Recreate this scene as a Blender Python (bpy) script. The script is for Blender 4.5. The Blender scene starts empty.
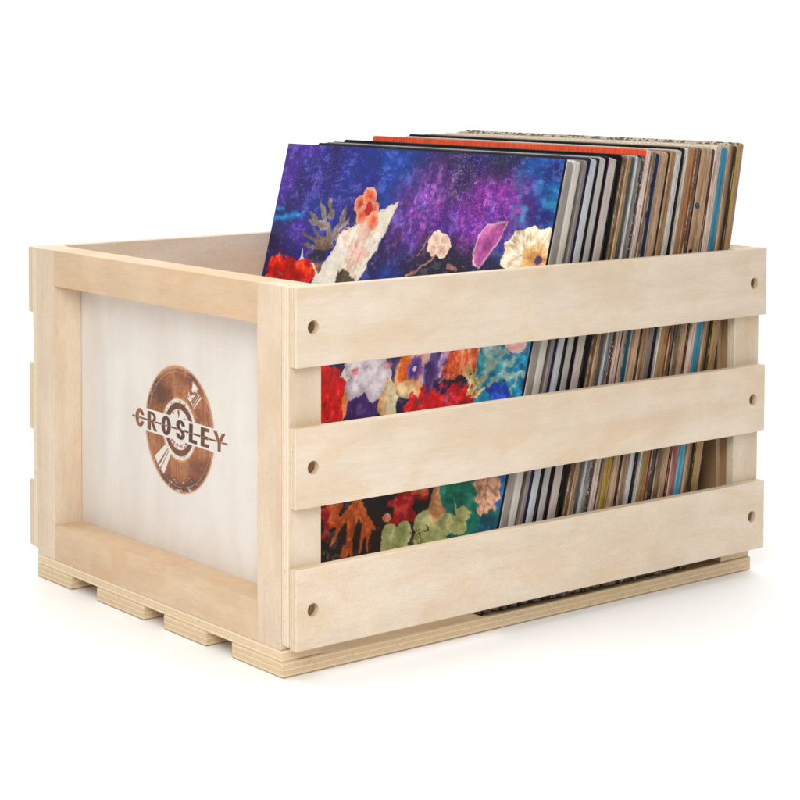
import bpy, bmesh, math, random
import numpy as np
from mathutils import Matrix, Vector

S = 0.00926            # crate units (about 0.93 cm) to metres
rnd = random.Random(7)
C = bpy.context.scene.collection
sc = bpy.context.scene

# ------------------------------------------------------------------ helpers
def lin(c):
    o = []
    for v in c:
        v = v / 255.0
        o.append(v / 12.92 if v <= 0.04045 else ((v + 0.055) / 1.055) ** 2.4)
    return o
def lin4(c): return tuple(lin(c)) + (1.0,)

class NT:
    def __init__(s, name):
        s.m = bpy.data.materials.new(name); s.m.use_nodes = True
        s.t = s.m.node_tree; s.t.nodes.clear()
        s.out = s.n('ShaderNodeOutputMaterial'); s.b = s.n('ShaderNodeBsdfPrincipled')
        s.l(s.b.outputs[0], s.out.inputs[0])
    def n(s, t, **k):
        x = s.t.nodes.new(t)
        for a, v in k.items(): setattr(x, a, v)
        return x
    def l(s, a, b): s.t.links.new(a, b)
    def math(s, op, a, b=None, clamp=False):
        x = s.n('ShaderNodeMath', operation=op, use_clamp=clamp)
        for i, v in enumerate((a, b)):
            if v is None: continue
            if isinstance(v, (int, float)): x.inputs[i].default_value = v
            else: s.l(v, x.inputs[i])
        return x.outputs[0]
    def mix(s, f, a, b, mode='MIX'):
        x = s.n('ShaderNodeMix', data_type='RGBA', blend_type=mode)
        for i, v in ((0, f), (6, a), (7, b)):
            if isinstance(v, (int, float)): x.inputs[i].default_value = v
            elif isinstance(v, tuple): x.inputs[i].default_value = v
            else: s.l(v, x.inputs[i])
        return x.outputs[2]
    def ramp(s, f, stops, interp='LINEAR'):
        r = s.n('ShaderNodeValToRGB'); r.color_ramp.interpolation = interp
        e = r.color_ramp.elements
        while len(e) > 1: e.remove(e[-1])
        e[0].position = stops[0][0]; e[0].color = stops[0][1]
        for p, c in stops[1:]:
            q = e.new(p); q.color = c
        s.l(f, r.inputs[0]); return r.outputs[0]
    def coords(s, scale, jitter=True, seed=0.0):
        tc = s.n('ShaderNodeTexCoord'); mp = s.n('ShaderNodeMapping')
        mp.inputs['Scale'].default_value = scale
        if jitter:
            oi = s.n('ShaderNodeObjectInfo')
            off = s.n('ShaderNodeCombineXYZ')
            a = s.math('MULTIPLY', oi.outputs['Random'], 37.0 + seed)
            s.l(a, off.inputs[0]); b = s.math('MULTIPLY', oi.outputs['Random'], 53.0 + seed); s.l(b, off.inputs[1]); s.l(a, off.inputs[2])
            s.l(off.outputs[0], mp.inputs['Location'])
        s.l(tc.outputs['Object'], mp.inputs['Vector'])
        return mp.outputs[0], tc
    def noise(s, vec, scale, detail=4, rough=.55, dist=0):
        x = s.n('ShaderNodeTexNoise')
        x.inputs['Scale'].default_value = scale; x.inputs['Detail'].default_value = detail
        x.inputs['Roughness'].default_value = rough; x.inputs['Distortion'].default_value = dist
        s.l(vec, x.inputs['Vector']); return x.outputs[0]
def g(v): return (v, v, v, 1)

def wood(name, col, col2, grain, ply=None, thick=0.8, edge=(214, 190, 152), edge2=(150, 112, 74), strength=1.0, rough=.62, plies=5):
    """pale wood: long soft grain along one axis; plywood shows its layers on the cut edges"""
    m = NT(name)
    sc3 = [1, 1, 1]; sc3[grain] = 0.09
    v, tc = m.coords(tuple(sc3))
    sc4 = [1, 1, 1]; sc4[grain] = 0.35
    v2, _ = m.coords(tuple(sc4), seed=5)
    broad = m.noise(v2, 16, 3, .5, 1.6)
    cath = m.noise(v, 60, 5, .6, .8)
    fine = m.noise(v, 900, 3, .7)
    pore = m.noise(v, 2200, 2, .6)
    base = m.mix(m.ramp(broad, [(.35, g(0)), (.68, g(1))]), lin4(col), lin4(col2))
    base = m.mix(m.ramp(cath, [(.42, g(0)), (.72, g(.45 * strength))]), base, lin4([c * .90 for c in col2]))
    base = m.mix(m.ramp(fine, [(.40, g(0)), (.75, g(.30 * strength))]), base, lin4([c * .80 for c in col2]))
    base = m.mix(m.ramp(pore, [(.60, g(0)), (.80, g(.25 * strength))]), base, lin4([c * .66 for c in col2]))
    # cloudy bleached patches
    v3, _ = m.coords((1, 1, 1), seed=11)
    cl = m.noise(v3, 28, 4, .6)
    base = m.mix(m.ramp(cl, [(.45, g(0)), (.75, g(.35))]), base, lin4([min(255, c * 1.05) for c in col]))
    # tiny dark flecks
    fl = m.noise(v3, 420, 1, .4)
    base = m.mix(m.ramp(fl, [(.765, g(0)), (.80, g(.3))]), base, lin4([c * .70 for c in col2]))
    v6, _ = m.coords(tuple(.45 if i == grain else 1.3 for i in range(3)), seed=17)
    fig = m.noise(v6, 20, 3, .5, 2.5)
    base = m.mix(m.ramp(fig, [(.54, g(0)), (.66, g(.5 * strength)), (.70, g(.15 * strength)), (.80, g(.5 * strength))]), base, lin4([col2[0] * .985, col2[1] * .94, col2[2] * .84]))
    mott = m.noise(v3, 1300, 2, .6)
    base = m.mix(m.ramp(mott, [(.40, g(.16)), (.60, g(0))]), base, lin4([c * .72 for c in col2]))
    bump_src = m.math('ADD', fine, m.math('MULTIPLY', pore, .6))
    if ply is not None:
        sep = m.n('ShaderNodeSeparateXYZ'); m.l(tc.outputs['Object'], sep.inputs[0])
        geo = m.n('ShaderNodeTexCoord'); sn = m.n('ShaderNodeSeparateXYZ'); m.l(geo.outputs['Normal'], sn.inputs[0])
        wob = m.math('MULTIPLY', m.math('SUBTRACT', m.noise(v3, 70, 2), .5), .05)
        t = m.math('ADD', m.math('ADD', m.math('DIVIDE', sep.outputs[ply], thick * S), .5), wob)
        t5 = m.math('MULTIPLY', t, float(plies))
        cell = m.math('FLOOR', t5)
        fr = m.math('FRACT', t5)
        glue = m.math('LESS_THAN', m.math('MINIMUM', fr, m.math('SUBTRACT', 1.0, fr)), .075)
        odd = m.math('MODULO', m.math('ABSOLUTE', cell), 2.0)
        sc5 = [.25, .25, .25]; sc5[ply] = 1.0
        v5, _ = m.coords(tuple(sc5), seed=3)
        en = m.noise(v5, 1400, 3, .7); en2 = m.noise(v3, 240, 3, .7)
        layer = m.mix(m.math('MULTIPLY', odd, .38), lin4(edge), lin4([a * .45 + b * .55 for a, b in zip(edge, edge2)]))
        layer = m.mix(m.ramp(en, [(.42, g(0)), (.75, g(.32))]), layer, lin4(edge2))
        layer = m.mix(m.math('MULTIPLY', glue, m.ramp(en2, [(.38, g(.10)), (.62, g(.6))])), layer, lin4([c * .72 for c in edge2]))
        layer = m.mix(m.ramp(en2, [(.64, g(0)), (.74, g(.5))]), layer, lin4([c * .55 for c in edge2]))
        isedge = m.math('LESS_THAN', m.math('ABSOLUTE', sn.outputs[ply]), .6)
        base = m.mix(isedge, base, layer)
    m.l(base, m.b.inputs['Base Color'])
    m.b.inputs['Roughness'].default_value = rough
    m.b.inputs['Specular IOR Level'].default_value = .3
    bp = m.n('ShaderNodeBump'); bp.inputs['Strength'].default_value = .25; bp.inputs['Distance'].default_value = .00025
    m.l(bump_src, bp.inputs['Height']); m.l(bp.outputs[0], m.b.inputs['Normal'])
    return m.m

def link(name, bm_or_me, mat, parent=None, loc=(0, 0, 0), smooth=False):
    if isinstance(bm_or_me, bmesh.types.BMesh):
        me = bpy.data.meshes.new(name); bm_or_me.normal_update(); bm_or_me.to_mesh(me); bm_or_me.free()
    else: me = bm_or_me
    if smooth:
        for p in me.polygons: p.use_smooth = True
    if mat is not None: me.materials.append(mat)
    o = bpy.data.objects.new(name, me); C.objects.link(o)
    o.location = [c * S for c in loc]
    if parent is not None: o.parent = parent
    return o

def box_bm(dx, dy, dz, bev=.05, seg=2):
    bm = bmesh.new(); bmesh.ops.create_cube(bm, size=1)
    for v in bm.verts: v.co = Vector((v.co.x * dx * S, v.co.y * dy * S, v.co.z * dz * S))
    if bev:
        bmesh.ops.bevel(bm, geom=bm.edges[:], offset=bev * S, segments=seg, affect='EDGES', profile=.6)
    return bm

def board(name, x0, x1, y0, y1, z0, z1, mat, parent, bev=.05):
    return link(name, box_bm(x1 - x0, y1 - y0, z1 - z0, bev), mat, parent, ((x0 + x1) / 2, (y0 + y1) / 2, (z0 + z1) / 2))

def tag(o, label=None, cat=None, group=None, kind=None):
    if label: o['label'] = label
    if cat: o['category'] = cat
    if group: o['group'] = group
    if kind: o['kind'] = kind
    return o

# ------------------------------------------------------------------ materials of the crate
T = .783
M_slat = wood('pale_plywood_slat', (237, 222, 203), (227, 205, 178), 0, 1, T, strength=.7, edge=(226, 208, 180), edge2=(176, 146, 112))
M_corner = wood('pale_plywood_corner', (232, 217, 196), (221, 200, 174), 2, 1, T, strength=.7, edge=(232, 216, 192), edge2=(204, 180, 148))
M_post = wood('solid_post_wood', (231, 213, 189), (220, 196, 168), 2, strength=.9)
M_rail = wood('solid_rail_wood', (228, 202, 170), (215, 183, 148), 1, strength=.9)
M_panel = wood('whitish_panel_plywood', (234, 228, 220), (226, 217, 207), 2, 0, .4, strength=.25)
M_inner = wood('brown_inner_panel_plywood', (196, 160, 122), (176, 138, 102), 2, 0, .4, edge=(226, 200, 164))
M_base = wood('base_board_plywood', (225, 200, 162), (210, 180, 138), 1, 2, .84, edge=(236, 216, 184), edge2=(188, 150, 110), plies=3)
M_foot = wood('floor_slat_plywood', (226, 204, 168), (212, 184, 144), 0, 2, .93, edge=(232, 210, 174), edge2=(178, 142, 104))
def metal():
    m = NT('screw_steel'); m.b.inputs['Base Color'].default_value = lin4((150, 118, 80)); m.b.inputs['Metallic'].default_value = .9
    m.b.inputs['Roughness'].default_value = .35
    v, _ = m.coords((1, 1, 1)); n = m.noise(v, 900)
    m.l(m.ramp(n, [(.3, g(.3)), (.7, g(.55))]), m.b.inputs['Roughness']); return m.m
M_screw = metal()

# ------------------------------------------------------------------ crate
L, W, Z1, ZB, FT = 46.39, 33.4, 26.25, 1.80, 1.05
BF, RD = 2.75, 2.46
H, G = 5.36, 4.03
crate = bpy.data.objects.new('record_crate', None); C.objects.link(crate)
tag(crate, 'pale unfinished wooden slatted crate with burnt disc logo, holding the records', 'crate')
crate.empty_display_size = .05

def slat(y0, y1, z0, z1, outer, dx=0):
    """a plywood slat with a real countersunk hole near each end and a screw down in it"""
    cx, cy, cz = L / 2 + .13 + dx, (y0 + y1) / 2, (z0 + z1) / 2
    bm = box_bm(L - .02, y1 - y0, z1 - z0, .09, 3)
    me = bpy.data.meshes.new('side_slat'); bm.normal_update(); bm.to_mesh(me); bm.free()
    o = bpy.data.objects.new('side_slat', me); C.objects.link(o)
    cb = bmesh.new()
    hx = [1.55 - cx, 45.05 - cx]
    for h in hx:
        mt = Matrix.Translation((h * S, outer * (T / 2) * S, rnd.uniform(-.12, .12) * S)) @ Matrix.Rotation(math.pi / 2, 4, 'X')
        bmesh.ops.create_cone(cb, cap_ends=True, segments=36, radius1=.46 * S, radius2=.46 * S, depth=1.1 * S, matrix=mt)
    cm = bpy.data.meshes.new('c'); cb.to_mesh(cm)
    zs = []
    vs = list(cb.verts); n = len(vs) // 2
    for i in (0, 1): zs.append(sum(v.co.z for v in vs[i * n:(i + 1) * n]) / n / S)
    cb.free()
    co = bpy.data.objects.new('c', cm); C.objects.link(co)
    md = o.modifiers.new('b', 'BOOLEAN'); md.operation = 'DIFFERENCE'; md.object = co; md.solver = 'EXACT'
    dg = bpy.context.evaluated_depsgraph_get(); dg.update()
    nm = bpy.data.meshes.new_from_object(o.evaluated_get(dg))
    o.modifiers.clear(); o.data = nm; nm.name = 'side_slat'; nm.materials.clear(); nm.materials.append(M_slat)
    bpy.data.objects.remove(co); bpy.data.meshes.remove(cm); bpy.data.meshes.remove(me)
    o.location = (cx * S, cy * S, cz * S); o.parent = crate
    for h, z in zip(hx, zs):
        sb = bmesh.new()
        r = Matrix.Rotation(math.pi / 2, 4, 'X')
        bmesh.ops.create_cone(sb, cap_ends=True, segments=24, radius1=.36 * S, radius2=.36 * S, depth=.10 * S, matrix=r)
        for ang in (.4, .4 + math.pi / 2):
            bmesh.ops.create_cube(sb, size=1, matrix=Matrix.Translation((0, outer * .06 * S, 0)) @ Matrix.Rotation(ang, 4, 'Y') @ Matrix.Diagonal((.36 * S, .03 * S, .06 * S, 1)))
        s_ = link('screw', sb, M_screw, o, (h, outer * (T / 2 - .45), z))
    return o

z = Z1
for k in range(3):
    top = Z1 - k * (H + G)
    slat(-2 * T, -T, top - H - .10 * (k == 2), top, -1, dx=(0, -.06, .02)[k])
    slat(W + T, W + 2 * T, top - H + .14, top - .02 + .12 * (k > 0), 1)
e = .004
for x0, x1 in ((.10, 2.78), (L - 2.72, L + .10)):
    for y0, y1 in ((-T + e, -e), (W + e, W + T - e)):
        board('corner_board', x0, x1, y0, y1, ZB + .38, Z1 - .03, M_corner, crate, .05)
for i, (x0, x1) in enumerate(((0, RD), (L - RD, L))):
    for y0, y1 in ((0, BF), (W - BF, W)):
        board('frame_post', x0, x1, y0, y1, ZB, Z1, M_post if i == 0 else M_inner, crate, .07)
    for z0, z1 in ((ZB, ZB + 2.8), (Z1 - 2.8, Z1)):
        d = .012
        board('frame_rail', x0 + d, x1 - d, BF + .01, W - BF - .01, z0 + d, z1 - d, M_rail, crate, .04)
    px = (x1 + .01, x1 + .41) if i == 0 else (x0 - .41, x0 - .01)
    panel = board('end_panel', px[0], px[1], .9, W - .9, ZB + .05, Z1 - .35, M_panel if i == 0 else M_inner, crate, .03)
    if i == 0: front_panel = panel
    bx = (.02, 3.35) if i == 0 else (L - 3.35, L - .02)
    board('base_board', bx[0], bx[1], -.12, W + .02, FT + .004, ZB - .004, M_base, crate, .04)
for y0, y1 in ((-.30, 5.8), (9.04, 14.6), (17.35, 24.15), (28.1, W + .02)):
    board('floor_slat', -.02, L, y0, y1, 0.0, FT, M_foot, crate, .09)

# ------------------------------------------------------------------ noise fields for the painted surfaces
rs = np.random.RandomState(11)
def vnoise(n, m, f, seed):
    """value noise on an n x m grid with f cells across"""
    r = np.random.RandomState(seed); fy, fx = (f, f) if np.isscalar(f) else f
    gr = r.rand(int(fy) + 2, int(fx) + 2)
    y = np.linspace(0, fy, n, endpoint=False); x = np.linspace(0, fx, m, endpoint=False)
    yi = y.astype(int); xi = x.astype(int); ty = y - yi; tx = x - xi
    ty = (ty * ty * (3 - 2 * ty))[:, None]; tx = (tx * tx * (3 - 2 * tx))[None, :]
    a = gr[yi][:, xi]; b = gr[yi][:, xi + 1]; c = gr[yi + 1][:, xi]; d = gr[yi + 1][:, xi + 1]
    return (a * (1 - tx) + b * tx) * (1 - ty) + (c * (1 - tx) + d * tx) * ty
def fbm(n, m, f, seed, oct=5, gain=.55):
    o = 0; a = 1; s = 0
    fy, fx = (f, f) if np.isscalar(f) else f
    for k in range(oct):
        o = o + a * vnoise(n, m, (min(n, fy * 2 ** k), min(m, fx * 2 ** k)), seed + k * 17); s += a; a *= gain
    return o / s
def sstep(a, b, x):
    t = np.clip((x - a) / (b - a), 0, 1); return t * t * (3 - 2 * t)
def poly_sdf(px, py, pts):
    """signed distance to a closed polygon (negative inside)"""
    d = np.full(px.shape, 1e9); inside = np.zeros(px.shape, bool)
    n = len(pts)
    for i in range(n):
        ax, ay = pts[i]; bx, by = pts[(i + 1) % n]
        ex, ey = bx - ax, by - ay; wx, wy = px - ax, py - ay
        t = np.clip((wx * ex + wy * ey) / (ex * ex + ey * ey + 1e-12), 0, 1)
        d = np.minimum(d, (wx - ex * t) ** 2 + (wy - ey * t) ** 2)
        if abs(by - ay) > 1e-9:
            c = ((ay <= py) != (by <= py)) & (px < (bx - ax) * (py - ay) / (by - ay) + ax)
            inside ^= c
    d = np.sqrt(d); return np.where(inside, -d, d)
def seg_d(px, py, a, b):
    ex, ey = b[0] - a[0], b[1] - a[1]; wx, wy = px - a[0], py - a[1]
    t = np.clip((wx * ex + wy * ey) / (ex * ex + ey * ey + 1e-12), 0, 1)
    return np.hypot(wx - ex * t, wy - ey * t), t

def grid_mesh(name, n, m, fn, keep=None):
    """grid of n rows x m columns of vertices; fn(rowfrac, colfrac) -> xyz arrays; keep = bool mask of faces"""
    r, c = np.meshgrid(np.linspace(0, 1, n), np.linspace(0, 1, m), indexing='ij')
    co = np.stack(fn(r, c), -1).reshape(-1, 3).astype(np.float32)
    idx = np.arange(n * m).reshape(n, m)
    f = np.stack([idx[:-1, :-1], idx[:-1, 1:], idx[1:, 1:], idx[1:, :-1]], -1)
    f = f[keep] if keep is not None else f.reshape(-1, 4)
    used = np.zeros(n * m, bool); used[f.ravel()] = True
    remap = np.cumsum(used) - 1; f = remap[f]; co = co[used]
    me = bpy.data.meshes.new(name)
    me.vertices.add(len(co)); me.vertices.foreach_set('co', co.ravel())
    me.loops.add(f.size); me.loops.foreach_set('vertex_index', f.ravel().astype(np.int32))
    me.polygons.add(len(f)); me.polygons.foreach_set('loop_start', np.arange(0, f.size, 4, dtype=np.int32))
    me.polygons.foreach_set('loop_total', np.full(len(f), 4, np.int32))
    me.update(calc_edges=True)
    return me, used

# ------------------------------------------------------------------ burnt logo on the end panel
def logo():
    na, nb = 300, 290
    A0, A1, B0, B1 = -6.9, 6.7, -4.8, 4.8
    bb, aa = np.meshgrid(np.linspace(B0, B1, nb), np.linspace(A0, A1, na), indexing='ij')
    px = .03
    cov = lambda d: np.clip(.5 - d / px, 0, 1)
    r = np.hypot(aa, bb); th = np.degrees(np.arctan2(bb, aa)) % 360
    ink = cov(r - 4.66)
    lightrim = cov(np.abs(r - 4.27) - .035) * .55
    ink = ink * (1 - lightrim)
    ink *= 1 - cov(r - 2.28)
    ink = np.maximum(ink, cov(np.abs(r - 1.74) - .23)); r0_ = r
    def wedge(a0, a1, r0, r1):
        mid = (a0 + a1) / 2; hw = (a1 - a0) / 2
        d = np.abs((th - mid + 180) % 360 - 180) - hw
        return cov(np.radians(d) * r) * cov(r0 - r) * cov(r - r1)
    gr = fbm(nb, na, 40, 5); gr2 = fbm(nb, na, 90, 9)
    for a0, a1 in ((216, 225.5), (228, 231), (232.5, 240)):
        ink *= 1 - wedge(a0, a1, 2.25, 4.2)
    for a0, a1 in ((42, 44), (46, 47.2)):
        ink *= 1 - wedge(a0, a1, 2.6, 4.05)
    ink *= 1 - wedge(48, 66, 2.7, 4.2) * sstep(.47, .53, gr)
    ink *= 1 - wedge(255, 300, 3.6, 4.75) * sstep(.66, .70, gr) * .8
    ink *= 1 - wedge(0, 360, 4.2, 4.8) * sstep(.70, .75, gr) * .5
    ink = np.maximum(ink, cov(r - 1.45) * sstep(.585, .63, gr) * .9)     # specks in the centre
    ink = np.maximum(ink, (cov(np.abs(r - 2.1) - .1)) * sstep(.63, .68, gr2) * .8)
    # the lettering band is left bare
    aa0, bb0 = aa, bb; tl = math.radians(-1.3); aa, bb = aa0 * math.cos(tl) + bb0 * math.sin(tl), -aa0 * math.sin(tl) + bb0 * math.cos(tl)
    band = cov(np.abs(bb) - .86) * cov(np.abs(aa + .0) - 6.6)
    ink *= 1 - band
    # letters, height 1.40
    hh = .70
    def rect(x0, x1, y0, y1): return np.maximum(np.maximum(x0 - aa, aa - x1), np.maximum(y0 - bb, bb - y1))
    def ring(cx, cy, rx, ry, w):
        k = np.hypot((aa - cx) / rx, (bb - cy) / ry); d_out = (k - 1) * min(rx, ry)
        k2 = np.hypot((aa - cx) / (rx - w), (bb - cy) / (ry - w * .55)); d_in = (k2 - 1) * min(rx - w, ry)
        return np.maximum(d_out, -d_in)
    U = np.minimum; w = .50
    Ls = []
    c = -5.50; Ls.append(np.maximum(ring(c, 0, .64, hh, w * .95), -rect(c + .12, c + 1, -.24, .24)))
    x = -4.42; bowl = np.maximum(ring(x + .55, hh - .40, .66, .40, .36), x - aa + .2)
    leg = poly_sdf(aa, bb, [(x + .42, 0), (x + .82, .02), (x + 1.36, -hh), (x + .92, -hh)])
    Ls.append(U(U(rect(x, x + w, -hh, hh), bowl), leg))
    Ls.append(ring(-1.79, 0, .66, hh + .02, w))
    c = .19; s1 = np.maximum(ring(c, .31, .60, .41, .46), -rect(c + .02, c + 1, -.02, .30)); s2 = np.maximum(ring(c, -.31, .60, .41, .46), -rect(c - 1, c - .02, -.30, .02))
    Ls.append(U(s1, s2))
    x = 1.33; Ls.append(U(rect(x, x + w, -hh, hh), rect(x, x + 1.1, -hh, -hh + .26)))
    x = 2.90; Ls.append(U(U(rect(x, x + w, -hh, hh), rect(x, x + 1.12, -hh, -hh + .25)), U(rect(x, x + 1.12, hh - .25, hh), rect(x, x + .98, -.12, .12))))
    c = 5.32; v1 = poly_sdf(aa, bb, [(c - .78, hh), (c - .32, hh), (c + .2, -.12), (c - .2, -.12)]); v2 = poly_sdf(aa, bb, [(c + .78, hh), (c + .36, hh), (c - .2, -.12), (c + .2, -.12)])
    Ls.append(U(U(v1, v2), rect(c - .2, c + .2, -hh, 0)))
    txt = np.zeros_like(ink)
    for d in Ls: txt = np.maximum(txt, cov(d))
    near = np.minimum.reduce(Ls)
    txt *= 1 - cov(np.abs(bb) - .022) * .55          # bare hairline through the middle of every letter
    line = cov(np.abs(bb) - .06) * cov(np.abs(aa + .1) - 6.5) * cov(.05 - near)
    txt = np.maximum(txt, line)
    ink = np.maximum(ink, txt)
    ink *= .72 + .28 * sstep(.30, .5, gr2)
    # tone: 0 pale orange scorch .. 1 deep brown
    big = fbm(nb, na, (4, 4), 31, 4)
    streak = fbm(nb, na, (3, 60), 77, 3)
    tone = .22 + .5 * sstep(.35, .68, big) + .25 * (streak - .5) + .2 * (gr - .5)
    tone = tone - .45 * np.exp(-((r - 4.62) / .12) ** 2) - .25 * np.exp(-((r - 2.32) / .08) ** 2)
    tone = np.where(np.abs(r - 1.74) < .3, tone + .35, tone)
    tone = np.where(txt > .5, .86 - .5 * sstep(1.5, 6, np.abs(aa)) + .5 * (gr - .5), tone)
    tone = np.clip(tone, 0, 1)
    ink[ink < .02] = 0
    halo = np.exp(-(np.clip(r - 4.66, 0, 9) / .10) ** 2) * (np.abs(bb) > .9) * (r >= 4.66) * .3
    mask = np.maximum(ink, halo)
    fm = np.maximum.reduce([mask[:-1, :-1], mask[1:, :-1], mask[:-1, 1:], mask[1:, 1:]]) > .02
    # image right = decreasing Y ; local to the panel centre
    pc = front_panel.location / S
    def fn(rr, cc):
        a = A0 + (A1 - A0) * cc; b = B0 + (B1 - B0) * rr
        return (np.full_like(a, (-.2 - .008) * S), (16.36 - pc[1] - a) * S, (13.98 - pc[2] + b) * S)
    me, used = grid_mesh('logo', nb, na, fn, fm)
    for nm, arr in (('ink', mask), ('tone', np.where(halo > ink, 0, tone))):
        at = me.attributes.new(nm, 'FLOAT', 'POINT'); at.data.foreach_set('value', arr.ravel()[used].astype(np.float32))
    m = NT('scorched_brown_print')
    ai = m.n('ShaderNodeAttribute', attribute_name='ink'); at = m.n('ShaderNodeAttribute', attribute_name='tone')
    v, _ = m.coords((1, 1, .12), False)
    n = m.noise(v, 700, 3)
    t = m.math('ADD', at.outputs['Fac'], m.math('MULTIPLY', m.math('SUBTRACT', n, .5), .35), True)
    col = m.ramp(t, [(0, lin4((202, 140, 92))), (.3, lin4((146, 84, 46))), (.62, lin4((104, 56, 30))), (1, lin4((62, 36, 22)))])
    m.l(col, m.b.inputs['Base Color']); m.b.inputs['Roughness'].default_value = .6
    tr = m.n('ShaderNodeBsdfTransparent'); mx = m.n('ShaderNodeMixShader')
    m.l(ai.outputs['Fac'], mx.inputs[0]); m.l(tr.outputs[0], mx.inputs[1]); m.l(m.b.outputs[0], mx.inputs[2]); m.l(mx.outputs[0], m.out.inputs[0])
    link('logo', me, m.m, front_panel)
logo()

# ------------------------------------------------------------------ collage printed on the front sleeve
def cover_art(N):
    """u: 0 far edge .. 1 near edge, v: 0 bottom .. 1 top; generic collage of pressed flowers on a night blue ground"""
    v, u = np.meshgrid(np.linspace(0, 1, N), np.linspace(0, 1, N), indexing='ij')
    F = lambda f, s, o=5: fbm(N, N, f, s, o)
    wx = (F(14, 101) - .5); wy = (F(14, 102) - .5)
    fx = (F(60, 103, 3) - .5); fy = (F(60, 104, 3) - .5)
    def col(c): return np.array(lin(c))
    img = np.zeros((N, N, 3))
    def lay(mask, c, tex=None, amt=.4):
        nonlocal img
        cc = np.broadcast_to(np.asarray(c, float), img.shape)
        if tex is not None: cc = cc * (1 + amt * (tex[..., None] - .5) * 2)
        img = img * (1 - mask[..., None]) + np.clip(cc, 0, 1) * mask[..., None]
    def mixc(t, *cs):
        t = np.clip(t, 0, 1) * (len(cs) - 1); k = np.minimum(t.astype(int), len(cs) - 2); f = (t - k)[..., None]
        A = np.array([lin(c) for c in cs]); return A[k] * (1 - f) + A[k + 1] * f
    def blob(cu, cv, ru, rv, ang=0, lobes=0, depth=0, ph=0, ed=.02, warp=.25):
        a = math.radians(ang); x = (u - cu) + wx * warp * ru * 2; y = (v - cv) + wy * warp * rv * 2
        xr = (x * math.cos(a) + y * math.sin(a)) / ru; yr = (-x * math.sin(a) + y * math.cos(a)) / rv
        k = np.hypot(xr, yr); t = np.arctan2(yr, xr)
        lim = 1 + depth * np.cos(lobes * t + ph) if lobes else 1
        return 1 - sstep(1 - ed * 2, 1 + ed, k / lim), k / lim + (.10 * np.sin(t * 19 + 9 * wx) + .07 * np.sin(t * 41 + 14 * wy)) * sstep(.1, .5, k), t
    def pmask(pts, soft=.0022, warp=.0, rough=.012):
        x = u + wx * warp + fx * rough; y = v + wy * warp + fy * rough
        d = poly_sdf(x, y, pts); return 1 - sstep(-soft, soft, d), d
    n1 = F(5, 1); n2 = F(9, 2); n3 = F(30, 3); n4 = F(120, 4, 3); n5 = F((22, 70), 6, 4); n6 = F((36, 120), 8, 4)
    # ground
    top = mixc(sstep(.3, .72, n1), (20, 14, 76), (36, 22, 120), (30, 46, 140))
    img[:] = top
    lay(sstep(.42, .65, n2) * sstep(.35, .1, u) * .8, col((74, 38, 150)), n3)
    lay(sstep(.35, .62, n2) * sstep(.30, .42, u) * sstep(.62, .45, u) * .75, col((24, 72, 160)), n3, .6)
    lay(sstep(.78, .9, u + .1 * (n2 - .5)) * sstep(.6, .72, v) * .85, mixc(sstep(.3, .75, n3) * (1 - .5 * sstep(.86, 1, v)), (10, 34, 100), (22, 78, 150), (60, 150, 186)))
    lay(sstep(.68, .80, u) * sstep(.92, .80, u) * sstep(.86, .95, v + .12 * (n2 - .5)) * .85, col((16, 26, 40)), n3)
    lay(sstep(.54, .60, u) * sstep(.80, .74, u) * sstep(.83, .79, v + .1 * (n3 - .5)) * .9, col((10, 12, 22)), n3)
    lay(sstep(.48, .56, u) * sstep(.92, .80, v) * sstep(.80, .74, v + .08 * (n2 - .5)) * .9, col((10, 14, 34)), n3)
    # stars
    st = rs.rand(N, N)
    dens = .012 + .05 * np.exp(-((u - .12) / .13) ** 2 - ((v - .93) / .09) ** 2) + .06 * np.exp(-((u - .72) / .10) ** 2 - ((v - .96) / .06) ** 2)
    lay((st < dens) * (v > .7) * .55, col((176, 150, 226)))
    # purple plumes
    p = np.exp(-((u - .57 - .3 * (v - .88)) / .085) ** 2 - ((v - .865) / .085) ** 2)
    pn = sstep(.40, .66, .5 * n5 + .5 * n4)
    lay(np.clip(p * 1.2, 0, 1) * (.35 + .65 * pn), mixc(.6 * n6 + .6 * (n4 - .2), (70, 36, 140), (150, 66, 176), (206, 140, 210)))
    p = np.exp(-(np.abs((u - .79 - .15 * (v - .86)) / .105) ** 2.6) - np.abs((v - .865) / .072) ** 2.6)
    lay(np.clip(p * 1.7, 0, 1) * (.45 + .55 * pn), mixc(.5 * n6 + .7 * (n4 - .2), (70, 26, 124), (136, 44, 156), (196, 96, 204)))
    gl = rs.rand(N, N); gl = np.maximum(gl, np.roll(gl, 1, 0) * .98)
    env = np.exp(-((u - .57 - .3 * (v - .88)) / .08) ** 2 - ((v - .865) / .075) ** 2) + np.exp(-np.abs((u - .79) / .10) ** 2.6 - np.abs((v - .86) / .065) ** 2.6)
    lay((gl > .90) * np.clip(env, 0, 1) * (.25 + .5 * pn), mixc(u * 2 - .9, (186, 150, 226), (214, 134, 224)))
    lay((gl < .10) * np.clip(env, 0, 1) * .6, col((34, 12, 70)))
    dk = sstep(.56, .63, n4) * np.exp(-((u - .68) / .07) ** 2 - ((v - .93) / .08) ** 2)
    lay(dk * .9, col((12, 12, 26)))
    sp = (rs.rand(N, N) < .05) * np.exp(-((u - .69) / .07) ** 2 - ((v - .94) / .06) ** 2); lay(sp * .7, col((196, 180, 214)))
    # electric blue streaks at the far edge
    for q in (((0, .797), (.05, .81), (.115, .819)), ((0, .827), (.03, .829))):
        for a, b in zip(q, q[1:]):
            d, t = seg_d(u, v + wy * .04, a, b); lay(np.exp(-(d / .006) ** 2) * .85, col((38, 140, 214)), n3)
    lay(sstep(.16, .05, u) * sstep(.79, .72, v) * .7, col((52, 34, 74)), n3)
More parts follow.
